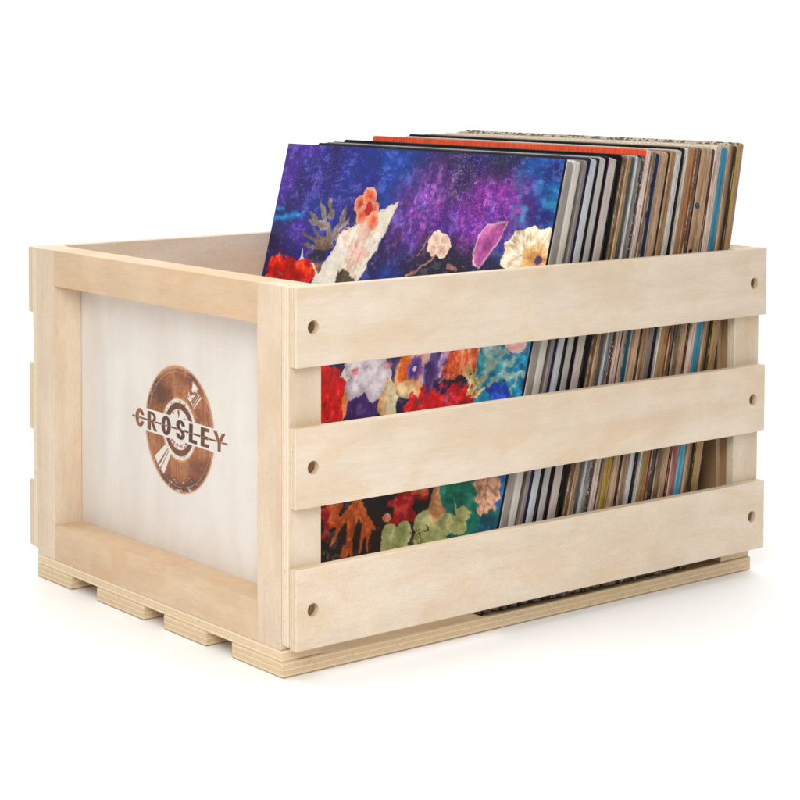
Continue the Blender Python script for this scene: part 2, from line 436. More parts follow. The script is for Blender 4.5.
    # dried frond
    def frond(base, tips, w, c1, c2, lob=7):
        m = np.zeros((N, N))
        for tp in tips:
            d, t = seg_d(u + wx * .03, v + wy * .03, base, tp)
            wv = w * (.35 + .75 * np.abs(np.sin(t * lob * 1.0))) * (1.05 - t ** 3)
            m = np.maximum(m, 1 - sstep(wv - .003, wv + .001, d))
        lay(m, mixc(.2 + .9 * (n3 - .15), c1, c2), n4, .35)
        for tp in tips:
            d, t = seg_d(u + wx * .03, v + wy * .03, base, tp); lay(np.exp(-(d / .0013) ** 2) * .7 * (m > .5), col(c1), n3)
    fc = ((84, 72, 74), (166, 148, 140))
    frond((.26, .75), [(.165, .888)], .011, *fc); frond((.235, .82), [(.207, .883)], .011, *fc)
    frond((.225, .80), [(.131, .832), (.14, .808)], .011, *fc); frond((.262, .765), [(.28, .864), (.305, .835)], .012, *fc)
    frond((.26, .75), [(.129, .774), (.17, .79), (.145, .745)], .012, (84, 66, 52), (150, 122, 98), 5)
    frond((.25, .66), [(.165, .73), (.16, .70), (.22, .735), (.25, .72)], .015, (66, 48, 34), (128, 104, 72), 5)
    lay(blob(.205, .722, .035, .018)[0] * .85, col((16, 12, 30)))
    # white torn paper with a flower on top
    m, d = pmask([(.478, .872), (.386, .675), (.30, .655), (.20, .640), (.23, .69), (.263, .735), (.289, .785), (.31, .80), (.335, .82), (.36, .845), (.385, .852), (.40, .845), (.425, .858)], warp=.03)
    lay(m, mixc(.3 + .9 * (n3 - .2), (226, 216, 196), (246, 242, 230)), n4, .12)
    lay(np.exp(-((d + .004) / .002) ** 2) * .5, col((206, 186, 160)))
    m2, _ = pmask([(.30, .80), (.37, .845), (.42, .80), (.372, .68), (.33, .70)], warp=.05, rough=.03)
    lay(m2 * sstep(.42, .6, n3) * .8, mixc(n6, (222, 150, 140), (240, 206, 188)))
    for a, b in (((.33, .70), (.36, .82)), ((.35, .69), (.39, .80)), ((.32, .74), (.345, .80))):
        d, t = seg_d(u + wx * .03, v, a, b); lay(np.exp(-(d / .0018) ** 2) * .5, col((170, 120, 100)))
    m, _ = pmask([(.386, .675), (.333, .70), (.30, .685), (.285, .64), (.40, .64)], warp=.06, rough=.02)
    lay(m * .95, col((66, 44, 24)), n3, .7)
    for cu, cv, ru, rv, an in ((.338, .862, .030, .022, 20), (.365, .882, .024, .026, 60), (.383, .845, .022, .028, -20), (.352, .835, .028, .022, 40), (.392, .822, .020, .026, 0)):
        b, k, t = blob(cu, cv, ru, rv, an)
        lay(b * .96, mixc(k, (206, 62, 44), (238, 128, 92), (246, 178, 150)), n4, .2)
    lay(blob(.370, .852, .013, .017)[0], col((196, 38, 30)), n4, .5)
    # white curl and red ruffle in the corner
    m, _ = pmask([(.140, .735), (.160, .705), (.20, .70), (.235, .67), (.23, .655), (.18, .672), (.140, .695)]); lay(m, col((238, 234, 222)), n3, .15)
    m, _ = pmask([(.02, .70), (.05, .706), (.09, .715), (.13, .705), (.17, .708), (.215, .69), (.19, .62), (.0, .60)], warp=.03, rough=.035)
    lay(m, mixc(.5 + 2.2 * (n3 - .5), (150, 10, 16), (214, 34, 20), (244, 96, 40)), n4, .35)
    # little pale rose, pink petal, big cream rose
    for cu, cv, ru, rv, an, a_, b_ in ((.640, .780, .040, .030, 0, (206, 150, 130), (238, 208, 188)), (.628, .795, .022, .020, 30, (232, 190, 168), (250, 230, 212)), (.655, .768, .022, .020, 10, (220, 170, 150), (246, 222, 204))):
        b, k, t = blob(cu, cv, ru, rv, an, 7, .06); lay(b, mixc(k + .4 * (n3 - .5), a_, b_), n4, .2)
    for a, b, w_ in (((.64, .755), (.58, .712), .003), ((.60, .80), (.575, .75), .002), ((.58, .712), (.55, .70), .005), ((.69, .735), (.72, .728), .006)):
        d, t = seg_d(u + wx * .02, v, a, b); lay(1 - sstep(w_ * .7, w_, d), col((150, 104, 92)), n4, .4)
    m, d = pmask([(.857, .848), (.83, .846), (.795, .838), (.772, .81), (.762, .775), (.77, .75), (.789, .738), (.81, .765), (.836, .80)], rough=.004)
    lay(m * .85, mixc(.5 + 1.6 * (n3 - .5), (150, 60, 140), (196, 104, 160), (214, 140, 150)), n4, .3)
    lay(np.exp(-(d / .0022) ** 2) * .7, col((232, 196, 206)))
    b, k, t = blob(.955, .775, .095, .070, 0, 11, .05, ed=.01)
    lay(b, mixc(.5 + .5 * np.sin(k * 11 + 3 * np.sin(t * 3)) * .8 + .3 * (n3 - .5), (206, 176, 136), (240, 226, 200), (250, 244, 230)), n4, .12)
    b, k, t = blob(.968, .772, .045, .038, 0, 5, .1)
    lay(b * .9, mixc(k + .5 * (n3 - .5), (150, 84, 34), (214, 150, 76), (238, 206, 150)), n4, .3)
    lay(blob(.975, .772, .012, .010)[0], col((90, 70, 110)))
    # ---- middle and lower part: dark ground
    low = 1 - sstep(.60, .645, v)
    lay(low, mixc(sstep(.35, .7, n2), (22, 18, 46), (44, 24, 66), (40, 32, 90)))
    lay((1 - sstep(.30, .34, v)), mixc(sstep(.35, .7, n2), (18, 12, 12), (34, 20, 20)))
    # things between (behind the slats)
    lay(pmask([(.30, .62), (.52, .66), (.60, .55), (.42, .52)], warp=.08, rough=.04)[0], mixc(n3, (150, 30, 30), (230, 120, 60)), n4, .3)
    lay(pmask([(.60, .66), (.80, .64), (.78, .56), (.62, .55)], warp=.08, rough=.04)[0], mixc(n3, (210, 200, 180), (180, 90, 120)), n4, .3)
    # teal foliage on the near side
    m = sstep(.835, .855, u + .02 * (n3 - .5)) * sstep(.31, .36, v) * (1 - sstep(.66, .69, v))
    lay(m, mixc(.5 + 1.8 * (n3 - .5), (14, 60, 104), (24, 120, 158), (70, 170, 186)), n4, .3)
    for a, b, w_ in (((.87, .50), (.93, .58), .012), ((.90, .47), (.95, .56), .010), ((.88, .54), (.87, .48), .014), ((.93, .50), (.99, .53), .010), ((.96, .47), (.97, .52), .006), ((.86, .55), (.90, .57), .012)):
        d, t = seg_d(u + wx * .05 + fx * .03, v + wy * .05, a, b); lay((1 - sstep(w_ * .5, w_, d)) * .8, mixc(n3 * 1.2 - .1, (96, 150, 150), (176, 196, 176)), n4, .3)
    lay(pmask([(.86, .57), (.90, .60), (.93, .58), (.95, .62), (.84, .63)], warp=.03)[0], col((222, 214, 178)), n4, .2)
    lay(blob(.955, .585, .035, .020)[0], mixc(n3 * 1.3 - .15, (226, 150, 160), (240, 206, 200)))
    lay(blob(.925, .47, .035, .022, 0, 6, .1)[0], col((18, 66, 164)), n4, .6)
    # red tulip
    m, _ = pmask([(.285, .50), (.335, .46), (.40, .455), (.415, .415), (.425, .35), (.40, .30), (.28, .30)], warp=.04, rough=.02)
    lay(m, mixc(.5 + 1.6 * (n6 - .5), (140, 6, 14), (208, 16, 22), (228, 60, 40)), n4, .25)
    m, _ = pmask([(.395, .46), (.41, .45), (.445, .37), (.425, .345), (.405, .39), (.41, .42)], warp=.03); lay(m, col((232, 140, 84)), n3, .3)
    m, _ = pmask([(.385, .44), (.41, .49), (.43, .46), (.415, .43)]); lay(m, col((230, 222, 214)), n3, .2)
    # purple shade, hydrangea, cream petal
    b, k, t = blob(.485, .375, .058, .036, 10, 5, .08); lay(b, mixc(.5 + 1.6 * (n3 - .5), (40, 18, 74), (84, 46, 130)), n4, .3)
    for cu, cv, ru, rv, a_ in ((.43, .475, .040, .032, 20), (.50, .48, .045, .034, 0), (.445, .425, .035, .030, 40), (.51, .43, .040, .032, -20), (.475, .45, .030, .028, 0), (.54, .46, .026, .034, 10)):
        b, k, t = blob(cu, cv, ru, rv, a_, 5, .08)
        lay(b * .95, mixc(1 - k * .8 + .8 * (n3 - .5), (172, 150, 164), (216, 206, 214), (240, 236, 236)), n4, .15)
    lay(blob(.43, .455, .022, .012, 30, ed=.2)[0] * sstep(.4, .6, n3), col((206, 120, 130)), n4, .3); lay(blob(.545, .487, .018, .012, 30, ed=.2)[0] * .5, col((200, 110, 116)), n4, .3)
    m, d = pmask([(.56, .46), (.585, .445), (.602, .42), (.605, .385), (.58, .365), (.545, .37), (.54, .40), (.553, .43)], warp=.02)
    lay(m, mixc(.5 + (u - .575) * 14 + .6 * (n3 - .5), (206, 140, 90), (226, 206, 164), (206, 214, 180)), n4, .12)
    # pansy
    for cu, cv, ru, rv, a_, c1, c2 in ((.635, .475, .060, .058, 20, (226, 140, 84), (236, 190, 140)), (.615, .485, .034, .044, 0, (214, 84, 40), (236, 132, 70)), (.655, .52, .035, .030, 20, (206, 150, 150), (226, 190, 180)), (.628, .438, .030, .022, 0, (206, 190, 140), (226, 220, 176))):
        b, k, t = blob(cu, cv, ru, rv, a_, 5, .05, ed=.10); lay(b * (.97 if ru > .03 else .65), mixc(k * .9 + .6 * (n6 - .5), c1, c2), n4, .22)
    b, k, t = blob(.643, .49, .027, .030, 0, 6, .10); lay(b, mixc(k + .5 * (n6 - .5), (36, 18, 74), (90, 60, 140), (150, 110, 160)), n4, .2)
    lay(blob(.643, .49, .006, .006)[0], col((230, 190, 210)))
    # iris and ruffle
    m, _ = pmask([(.675, .50), (.70, .545), (.76, .57), (.75, .51), (.735, .465), (.70, .44), (.668, .45)], warp=.04, rough=.02)
    lay(m, mixc(.5 + 2.2 * (n5 - .5), (40, 30, 84), (104, 76, 150), (196, 160, 176)), n4, .25)
    lay(blob(.735, .463, .022, .016)[0], col((28, 20, 70)), n4, .3)
    m, _ = pmask([(.735, .47), (.755, .54), (.80, .575), (.838, .56), (.838, .51), (.80, .49)], warp=.03, rough=.03)
    lay(m, mixc(.5 + 2.4 * (n6 - .5), (196, 74, 48), (228, 110, 74), (238, 166, 120)), n4, .3)
    # red fringe with cream stalks
    m, _ = pmask([(.64, .43), (.69, .44), (.74, .455), (.79, .475), (.85, .482), (.862, .44), (.84, .40), (.64, .36)], warp=.03, rough=.05)
    lay(m, mixc(.5 + 2.8 * (n3 - .5), (96, 8, 30), (206, 20, 28), (230, 60, 54)), n4, .45)
    lay(sstep(.56, .62, n3) * (u > .69) * (u < .80) * (v > .38) * (v < .50) * .6, col((70, 24, 80)))
    for k in range(13):
        a = (.845 + .014 * math.sin(k * 2.1), .45 + .006 * k * .5); ang = math.radians(30 + k * 10); r_ = .035 + .012 * math.sin(k * 3.3)
        a2 = (a[0] + r_ * math.cos(ang), a[1] + r_ * math.sin(ang)); d, t = seg_d(u, v, a, a2); lay(1 - sstep(.0022, .0036, d), col((226, 212, 160) if k % 2 else (186, 168, 110)))
    # ---- bottom band : leaves
    m = sstep(.77, .80, u + .05 * (n2 - .5)) * (1 - sstep(.30, .33, v))
    lay(m, mixc(.5 + 1.6 * (n3 - .5) - (v - .2) * 3, (8, 92, 92), (8, 112, 88), (16, 70, 86)), n4, .25)
    lay(sstep(.955, .975, u + .02 * (n3 - .5)) * sstep(.21, .24, v) * (1 - sstep(.30, .33, v)), mixc(n3 * 1.4 - .2, (16, 44, 110), (60, 120, 170)), n4, .3)
    lay(sstep(.93, .95, u) * sstep(.22, .20, v) * .8, col((10, 66, 96)), n3)
    # orange oak leaf
    def leaf(paths, c1, c2):
        mm = np.zeros((N, N))
        for a, b, w0, w1 in paths:
            d, t = seg_d(u + wx * .02 + fx * .008, v + wy * .02 + fy * .008, a, b); wv = w0 + (w1 - w0) * t
            mm = np.maximum(mm, 1 - sstep(wv - .002, wv + .001, d))
        lay(mm, mixc(.5 + 1.6 * (n3 - .5), c1, c2), n4, .25)
    leaf([((.54, .19), (.525, .12), .012, .020), ((.525, .13), (.528, .03), .018, .008), ((.52, .13), (.475, .10), .014, .006), ((.49, .105), (.468, .05), .011, .004), ((.48, .10), (.455, .09), .009, .003), ((.528, .07), (.505, .02), .009, .004), ((.528, .08), (.548, .03), .010, .004), ((.545, .15), (.585, .11), .016, .012), ((.585, .12), (.60, .06), .011, .004), ((.58, .13), (.612, .11), .010, .004), ((.575, .11), (.573, .05), .010, .004)], (150, 66, 30), (224, 118, 62))
    for a, b in (((.54, .19), (.527, .03)), ((.53, .14), (.47, .06)), ((.545, .15), (.60, .07))):
        d, t = seg_d(u + wx * .02, v + wy * .02, a, b); lay(np.exp(-(d / .0016) ** 2) * .6, col((120, 46, 24)))
    lay(blob(.45, .12, .04, .035, 40, 5, .25)[0], mixc(n3 * 1.4 - .2, (150, 40, 24), (226, 120, 70)), n4, .3)
    lay(pmask([(.41, .14), (.43, .13), (.45, .06), (.42, .06)], warp=.04, rough=.03)[0], col((150, 26, 36)), n3, .4)
    # dark red maple
    leaf([((.70, .24), (.69, .16), .030, .030), ((.69, .17), (.66, .135), .022, .006), ((.68, .19), (.635, .175), .016, .004), ((.70, .17), (.74, .155), .022, .008), ((.70, .22), (.75, .22), .026, .014), ((.66, .23), (.62, .215), .014, .006)], (110, 12, 20), (176, 34, 34))
    lay(blob(.735, .235, .035, .025, 20, 5, .15)[0] * .9, mixc(n3 * 1.4 - .2, (176, 70, 50), (206, 120, 84)), n4, .3)
    lay(blob(.645, .145, .014, .010)[0], col((206, 130, 104))); lay(blob(.60, .215, .03, .015, 20, 5, .2)[0], mixc(n3 * 1.3 - .15, (120, 90, 60), (196, 150, 100)), n4, .3)
    # tan leaves
    leaf([((.785, .24), (.80, .17), .010, .026), ((.80, .20), (.835, .185), .016, .006)], (150, 104, 66), (206, 158, 114))
    m, d = pmask([(.905, .30), (.912, .275), (.906, .262), (.924, .25), (.918, .235), (.934, .228), (.93, .212), (.948, .197), (.957, .210), (.966, .206), (.972, .222), (.984, .222), (.982, .238), (.994, .244), (.984, .262), (.99, .28), (.96, .32)], warp=.01, rough=.02)
    lay(m, mixc(.5 + 2.0 * (n6 - .5), (150, 104, 84), (206, 160, 134), (226, 190, 160)), n4, .3)
    for a, b in (((.945, .31), (.95, .205)), ((.947, .27), (.985, .25)), ((.947, .25), (.925, .235)), ((.948, .24), (.975, .222))):
        d, t = seg_d(u, v, a, b); lay(np.exp(-(d / .0016) ** 2) * .6, col((110, 60, 70)))
    # pale green lobes
    for cu, cv, ru, rv in ((.665, .11, .028, .026), (.71, .12, .026, .028), (.69, .085, .05, .028), (.77, .15, .030, .034), (.80, .12, .055, .036), (.84, .165, .030, .026), (.875, .17, .034, .022), (.893, .197, .020, .014)):
        b, k, t = blob(cu, cv, ru, rv, 0, 5, .03, warp=.12); lay(b, mixc(.5 + 1.2 * (n3 - .5) + .3 * (k - .5), (140, 150, 96), (178, 182, 130)), n4, .12)
    m, _ = pmask([(.853, .222), (.868, .206), (.885, .215), (.916, .205), (.90, .197), (.87, .19)], rough=.003); lay(m, col((170, 174, 122)), n4, .1)
    for k in range(4):
        a = (.742 + .008 * k, .115 + .012 * k); d, t = seg_d(u + .02 * np.sin(v * 160), v, a, (a[0] + .02, a[1] - .03)); lay(1 - sstep(.0016, .003, d), col((84, 40, 22)))
    # ragged organic edges: look the picture up through fine noise, then deepen its mottling
    jj, ii = np.meshgrid(np.arange(N), np.arange(N))
    g1 = fbm(N, N, 70, 301, 3) - .5; g2 = fbm(N, N, 70, 302, 3) - .5; g3 = vnoise(N, N, 250, 303) - .5; g4 = vnoise(N, N, 250, 304) - .5
    iy = np.clip(ii + g1 * 6 + g3 * 1.2, 0, N - 1).astype(int); ix = np.clip(jj + g2 * 6 + g4 * 1.2, 0, N - 1).astype(int)
    img = img[iy, ix]
    det = .55 * (fbm(N, N, (110, 60), 310, 3) - .5) + .75 * (fbm(N, N, (30, 40), 311, 4) - .5)
    lum = img.mean(-1, keepdims=True)
    img = img * np.exp(det[..., None] * 1.45 * (1 - .75 * sstep(.35, .8, lum))) + (det[..., None] > .12) * .03
    img = lum * -.12 + img * 1.12
    lay((1 - sstep(.022, .040, v + .01 * (n3 - .5))) * .92, mixc(sstep(.5, .66, n4), (20, 16, 16), (110, 92, 74)))  # bottom of the cover darkened: shade under the slat put into the colour
    # paper grain and printing speckle
    img = img * (.92 + .16 * rs.rand(N, N)[..., None])
    return np.clip(img, 0, 1)

def paper(name, col, var=.25, rough=.5, col_low=None, col_mid=None, flecks=0.0, streak=1.0, height=34.0, th=None, clean=1.0):
    """printed card: base colour with lengthwise wear, rubbed flecks, optional bands of another colour down its height"""
    m = NT(name)
    v, tc = m.coords((1, 1, .05)); v2, _ = m.coords((1, 1, .3), seed=4)
    a = m.noise(v, 900, 4, .7); b = m.noise(v2, 60, 4, .6); c = m.noise(v2, 1100, 2, .6)
    base = lin4(col)
    if col_low or col_mid:
        sep = m.n('ShaderNodeSeparateXYZ'); m.l(tc.outputs['Object'], sep.inputs[0])
        t = m.math('DIVIDE', sep.outputs[2], height * S)
        stops = [(0, lin4(col_low or col))]
        if col_mid: stops += [(.42, lin4(col_mid)), (.70, lin4(col))]
        else: stops += [(.40, lin4(col))]
        base = m.ramp(t, stops, 'CONSTANT')
    x = m.mix(m.ramp(a, [(.35, g(0)), (.75, g(min(1, var * 1.6 * streak)))]), base, lin4([k * .62 for k in col]))
    x = m.mix(m.ramp(b, [(.45, g(0)), (.75, g(var))]), x, lin4([min(255, k * 1.15 + 12) for k in col]))
    d = m.noise(m.coords((1, 1, .02), seed=9)[0], 1500, 2, .6)
    x = m.mix(m.ramp(d, [(.50, g(0)), (.62, g(min(1, var * 1.5 * clean)))]), x, lin4([k * .42 for k in col]))
    if th:
        sp = m.n('ShaderNodeSeparateXYZ'); m.l(tc.outputs['Object'], sp.inputs[0])
        e = m.math('ABSOLUTE', m.math('SUBTRACT', m.math('DIVIDE', sp.outputs[0], th * S), .5))
        wear = m.noise(m.coords((1, 1, .25), seed=21)[0], 330, 4, .65)
        k1 = m.math('MULTIPLY', m.ramp(e, [(.28, g(0)), (.46, g(1))]), m.ramp(wear, [(.44, g(0)), (.56, g(.75 * clean * (.45 if sum(col) < 120 else 1)))]))
        x = m.mix(k1, x, lin4((198, 176, 148)) if sum(col) < 480 else lin4((120, 92, 66)))
        # a card edge showing as a darker line along the spine
        off = .36 + .3 * ((sum(col) * 7) % 10) / 10
        ln = m.math('LESS_THAN', m.math('ABSOLUTE', m.math('SUBTRACT', m.math('ADD', m.math('DIVIDE', sp.outputs[0], th * S), m.math('MULTIPLY', m.math('SUBTRACT', m.noise(m.coords((1, 1, .1), seed=5)[0], 90, 2), .5), .5)), off)), .05 if th < .45 else .035)
        if th > .3: x = m.mix(m.math('MULTIPLY', ln, .65 * clean), x, lin4([k * .38 for k in col]))
        # shade of the gap painted into the sleeve foot, with pale flecks
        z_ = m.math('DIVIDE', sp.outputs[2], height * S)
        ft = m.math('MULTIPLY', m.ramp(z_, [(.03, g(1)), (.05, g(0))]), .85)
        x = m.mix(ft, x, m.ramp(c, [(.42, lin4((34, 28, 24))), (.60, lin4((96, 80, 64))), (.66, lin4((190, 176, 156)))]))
    if flecks:
        x = m.mix(m.ramp(c, [(.60, g(0)), (.66, g(flecks))]), x, lin4((226, 218, 206) if sum(col) < 330 else (70, 50, 44)))
    m.l(x, m.b.inputs['Base Color']); m.b.inputs['Roughness'].default_value = rough
    m.b.inputs['Specular IOR Level'].default_value = .12 if sum(col) < 200 else .3
    bp = m.n('ShaderNodeBump'); bp.inputs['Strength'].default_value = .3; bp.inputs['Distance'].default_value = .0003
    m.l(a, bp.inputs['Height']); m.l(bp.outputs[0], m.b.inputs['Normal'])
    return m.m

def lettered(name, col):
    """beige card with a line of worn dark print near the top"""
    m = NT(name); v, tc = m.coords((1, 1, 1)); v2, _ = m.coords((1, 1, .8), seed=2)
    sep = m.n('ShaderNodeSeparateXYZ'); m.l(tc.outputs['Object'], sep.inputs[0])
    n = m.noise(v2, 260, 2, .5); n0 = m.noise(v, 45, 2)
    k = m.math('MULTIPLY', m.ramp(n, [(.50, g(0)), (.53, g(1))]), m.ramp(n0, [(.36, g(0)), (.42, g(1))]))
    w = m.noise(v, 500, 3)
    x = m.mix(m.ramp(w, [(.35, g(0)), (.7, g(.4))]), lin4(col), lin4([c * .7 for c in col]))
    m.l(m.mix(m.math('MULTIPLY', k, .85), x, lin4((24, 20, 20))), m.b.inputs['Base Color']); m.b.inputs['Roughness'].default_value = .6
    return m.m

def slab_bm(th, w, h, r, bev):
    """card slab: x 0..th, y 0..w, z 0..h with rounded corners of radius r"""
    bm = bmesh.new(); pts = []
    for cx, cy, a0 in ((w - r, h - r, 0), (r, h - r, 90), (r, r, 180), (w - r, r, 270)):
        for k in range(5):
            a = math.radians(a0 + k * 22.5); pts.append((cx + r * math.cos(a), cy + r * math.sin(a)))
    vs = [bm.verts.new((0, p[0] * S, p[1] * S)) for p in pts]
    f = bm.faces.new(vs)
    ex = bmesh.ops.extrude_face_region(bm, geom=[f])
    for v in ex['geom']:
        if isinstance(v, bmesh.types.BMVert): v.co.x += th * S
    bmesh.ops.recalc_face_normals(bm, faces=bm.faces[:])
    if bev:
        es = [e for e in bm.edges if len(e.link_faces) == 2 and any(len(f.verts) > 6 for f in e.link_faces)]
        bmesh.ops.bevel(bm, geom=es, offset=bev * S, segments=2, affect='EDGES', profile=.5)
    return bm

def spine_bm(th, h, bulge, z0, z1, bow=0):
    """rounded strip wrapping the near edge of a sleeve"""
    bm = bmesh.new(); rows = []
    n = 9; K = 26
    for j in range(K + 1):
        t = j / K; zz = z0 + (z1 - z0) * t
        end = min(t, 1 - t); sh = min(1, end * 22 + .5)
        wob = .012 * math.sin(t * 9 + bow) + .008 * math.sin(t * 23 + bow * 2)
        row = []
        for i in range(n):
            a = math.pi * i / (n - 1)
            row.append(bm.verts.new(((th / 2 - math.cos(a) * th / 2 * .98 * (.9 + .1 * sh) + wob * math.sin(a)) * S, (.06 - math.sin(a) ** .7 * bulge * sh) * S, zz * S)))
        rows.append(row)
    for a, b in zip(rows, rows[1:]):
        for i in range(n - 1): bm.faces.new((a[i], a[i + 1], b[i + 1], b[i]))
    bm.faces.new(rows[0]); bm.faces.new(rows[-1])
    bmesh.ops.recalc_face_normals(bm, faces=bm.faces[:])
    return bm

# ------------------------------------------------------------------ the row of records
# (start, end) along the row at the height of the top slat, spine colour, cover colour, options, label
SPN = [
 (552.3, 554.2, (24, 26, 40), None, {}, 'front record sleeve, cover of pressed flowers and purple plumes on night blue'),
 (554.4, 561.0, (150, 142, 136), (236, 232, 226), {'z': 33.74}, 'wide flat grey record sleeve directly behind the floral collage cover'),
 (561.1, 568.7, (214, 207, 198), (214, 208, 200), {'z': 33.76, 'mark': ((112, 30, 44), .655, .030)}, 'thick off-white record sleeve with a maroon oval mark on its spine'),
 (568.8, 572.2, (132, 122, 116), (120, 110, 105), {'z': 33.74}, 'narrow warm grey record sleeve touching a navy one'),
 (572.3, 574.6, (38, 34, 72), (30, 26, 60), {'z': 33.74}, 'thin indigo record sleeve between warm grey and cool grey ones'),
 (574.8, 581.0, (184, 186, 192), (48, 36, 62), {}, 'cool bluish grey record sleeve, first beyond the thin indigo one'),
 (581.2, 583.6, (12, 12, 15), (24, 24, 28), {}, 'thin black slab added as the dark gap between two pale grey sleeves, bluish grey on its left'),  # no real sleeve: black slab stands in for a shaded gap
 (583.8, 589.9, (178, 175, 170), (160, 160, 160), {}, 'plain light grey record sleeve with black gap slabs on both sides'),
 (590.1, 592.3, (10, 9, 10), (12, 12, 13), {}, 'thin black slab added as the dark gap left of the pinkish grey sleeve'),  # second black slab, added for the shade between two sleeves
 (592.5, 600.2, (186, 174, 166), (70, 36, 66), {}, 'pinkish grey wide record sleeve left of the broad black one'),
 (600.4, 605.4, (8, 8, 9), (10, 10, 11), {'z': 34.1}, 'broad black record sleeve between pinkish grey and brown ones'),
 (605.5, 608.5, (112, 82, 58), (110, 90, 60), {'fl': .4}, 'scuffed dark brown record sleeve right of the broad black one'),
 (608.6, 612.0, (176, 140, 100), (150, 120, 90), {'fl': .35}, 'worn tan record sleeve beside a scuffed dark brown one'),
 (612.1, 616.8, (84, 80, 72), (70, 66, 60), {}, 'dark olive grey record sleeve right of worn tan one'),
 (616.9, 618.8, (206, 206, 204), (190, 190, 190), {}, 'very thin white record sleeve between two grey ones'),
 (618.9, 622.9, (132, 130, 128), (90, 90, 94), {'mid': (110, 112, 120)}, 'mid grey record sleeve just left of the black and white speckled one'),
 (623.0, 626.5, (70, 64, 62), (60, 56, 56), {'fl': .95, 'mid': (60, 56, 60)}, 'record sleeve with black and white speckled spine'),
 (626.6, 632.4, (228, 206, 196), (248, 84, 38), {'z': 34.38, 'fl': .5, 'mid': (206, 176, 158)}, 'orange-red record sleeve showing a bright strip above the grey ones'),
 (632.5, 635.2, (140, 112, 84), (120, 90, 70), {'mid': (206, 170, 150)}, 'slim brown record sleeve left of the navy and teal one'),
 (635.3, 640.6, (26, 44, 78), (24, 40, 70), {'mid': (14, 86, 104), 'low': (176, 146, 34), 'z': 34.1}, 'record sleeve with navy spine turning teal then mustard lower down'),
 (640.7, 642.6, (206, 196, 184), (190, 180, 170), {'low': (214, 170, 90)}, 'very thin cream record sleeve right of the navy one'),
 (642.7, 648.9, (196, 160, 128), (180, 150, 120), {'z': 34.2}, 'pinkish tan record sleeve with a smooth rounded spine'),
 (649.1, 650.6, (40, 28, 26), (40, 30, 28), {}, 'hairline dark brown record sleeve between two tan ones'),
 (650.8, 656.5, (164, 122, 80), (150, 112, 76), {'z': 34.25, 'low': (150, 118, 92)}, 'caramel brown record sleeve left of the light grey one'),
 (656.6, 662.0, (206, 202, 196), (200, 196, 190), {'z': 34.28, 'mid': (120, 100, 92)}, 'light grey record sleeve left of the black one with white neighbour'),
 (662.1, 666.8, (12, 12, 16), (14, 14, 16), {'z': 34.45, 'fl': .1, 'low': (30, 34, 48)}, 'black record sleeve between light grey and thin white ones'),
 (666.9, 669.2, (222, 212, 200), (206, 200, 190), {'z': 34.35}, 'thin white record sleeve right of a black one'),
 (669.3, 674.8, (176, 128, 84), (196, 176, 150), {'z': 34.4, 'fl': .35, 'low': (150, 140, 84), 'mid': (172, 140, 84)}, 'golden tan record sleeve with worn marks down its spine'),
 (674.9, 677.8, (186, 116, 66), (150, 110, 80), {'z': 34.35}, 'narrow orange-brown record sleeve beside golden tan one'),
 (677.9, 681.9, (110, 74, 52), (120, 90, 66), {'z': 34.4, 'fl': .3, 'low': (66, 44, 36)}, 'chocolate brown record sleeve right of the orange-brown one'),
 (682.0, 684.5, (62, 42, 34), (70, 50, 40), {'z': 34.35}, 'very dark brown narrow record sleeve left of the one with a blue dot'),
 (684.6, 690.9, (190, 152, 112), (206, 190, 164), {'z': 34.45, 'mid': (16, 12, 12), 'low': (52, 44, 42), 'mark': ((44, 72, 96), .862, .016), 'mark2': ((26, 18, 16), .745, .035), 'fl': .1}, 'tan record sleeve with a blue dot high on its spine'),
 (691.0, 697.0, (196, 160, 124), (200, 180, 150), {'z': 34.35, 'low': (186, 150, 116)}, 'plain beige record sleeve right of the one with a blue dot'),
 (697.1, 698.7, (90, 40, 36), (80, 50, 44), {'low': (120, 30, 34)}, 'thin maroon record sleeve left of the pinkish white one'),
 (698.8, 704.6, (218, 194, 176), (226, 214, 196), {'z': 34.5, 'low': (150, 40, 44)}, 'pinkish white record sleeve left of the bright blue one'),
 (704.7, 712.5, (46, 142, 180), (206, 190, 164), {'z': 34.42, 'mid': (40, 146, 186), 'low': (84, 176, 206)}, 'record sleeve with a wide bright blue spine'),
 (712.6, 716.0, (178, 140, 104), (190, 170, 140), {'z': 34.5}, 'slim tan record sleeve directly right of the bright blue one'),
 (716.1, 719.7, (128, 106, 84), (196, 182, 158), {'z': 34.6, 'lettered': 1}, 'grey-brown record sleeve left of the yellow one'),
 (719.9, 721.2, (60, 44, 32), (80, 60, 50), {'z': 34.4}, 'hairline dark record sleeve touching the yellow spine'),
 (721.3, 724.8, (200, 170, 62), (190, 176, 150), {'z': 34.5}, 'record sleeve with a narrow yellow spine near the far end'),
 (724.9, 731.0, (186, 146, 112), (196, 184, 160), {'z': 34.66, 'lettered': 1}, 'last record sleeve of the row, pinkish tan spine'),
]
X0B, X1B, X0T, X1T = 17.72, 39.5, 26.05, 45.45
Z0 = FT + .004
n_s = len(SPN)
p_lo, p_hi = 552.3, 731.0
GRP = 'record sleeves standing in the crate'
def frac(p):
    f = (p - p_lo) / (p_hi - p_lo); return f + .012 * math.sin(math.pi * f)
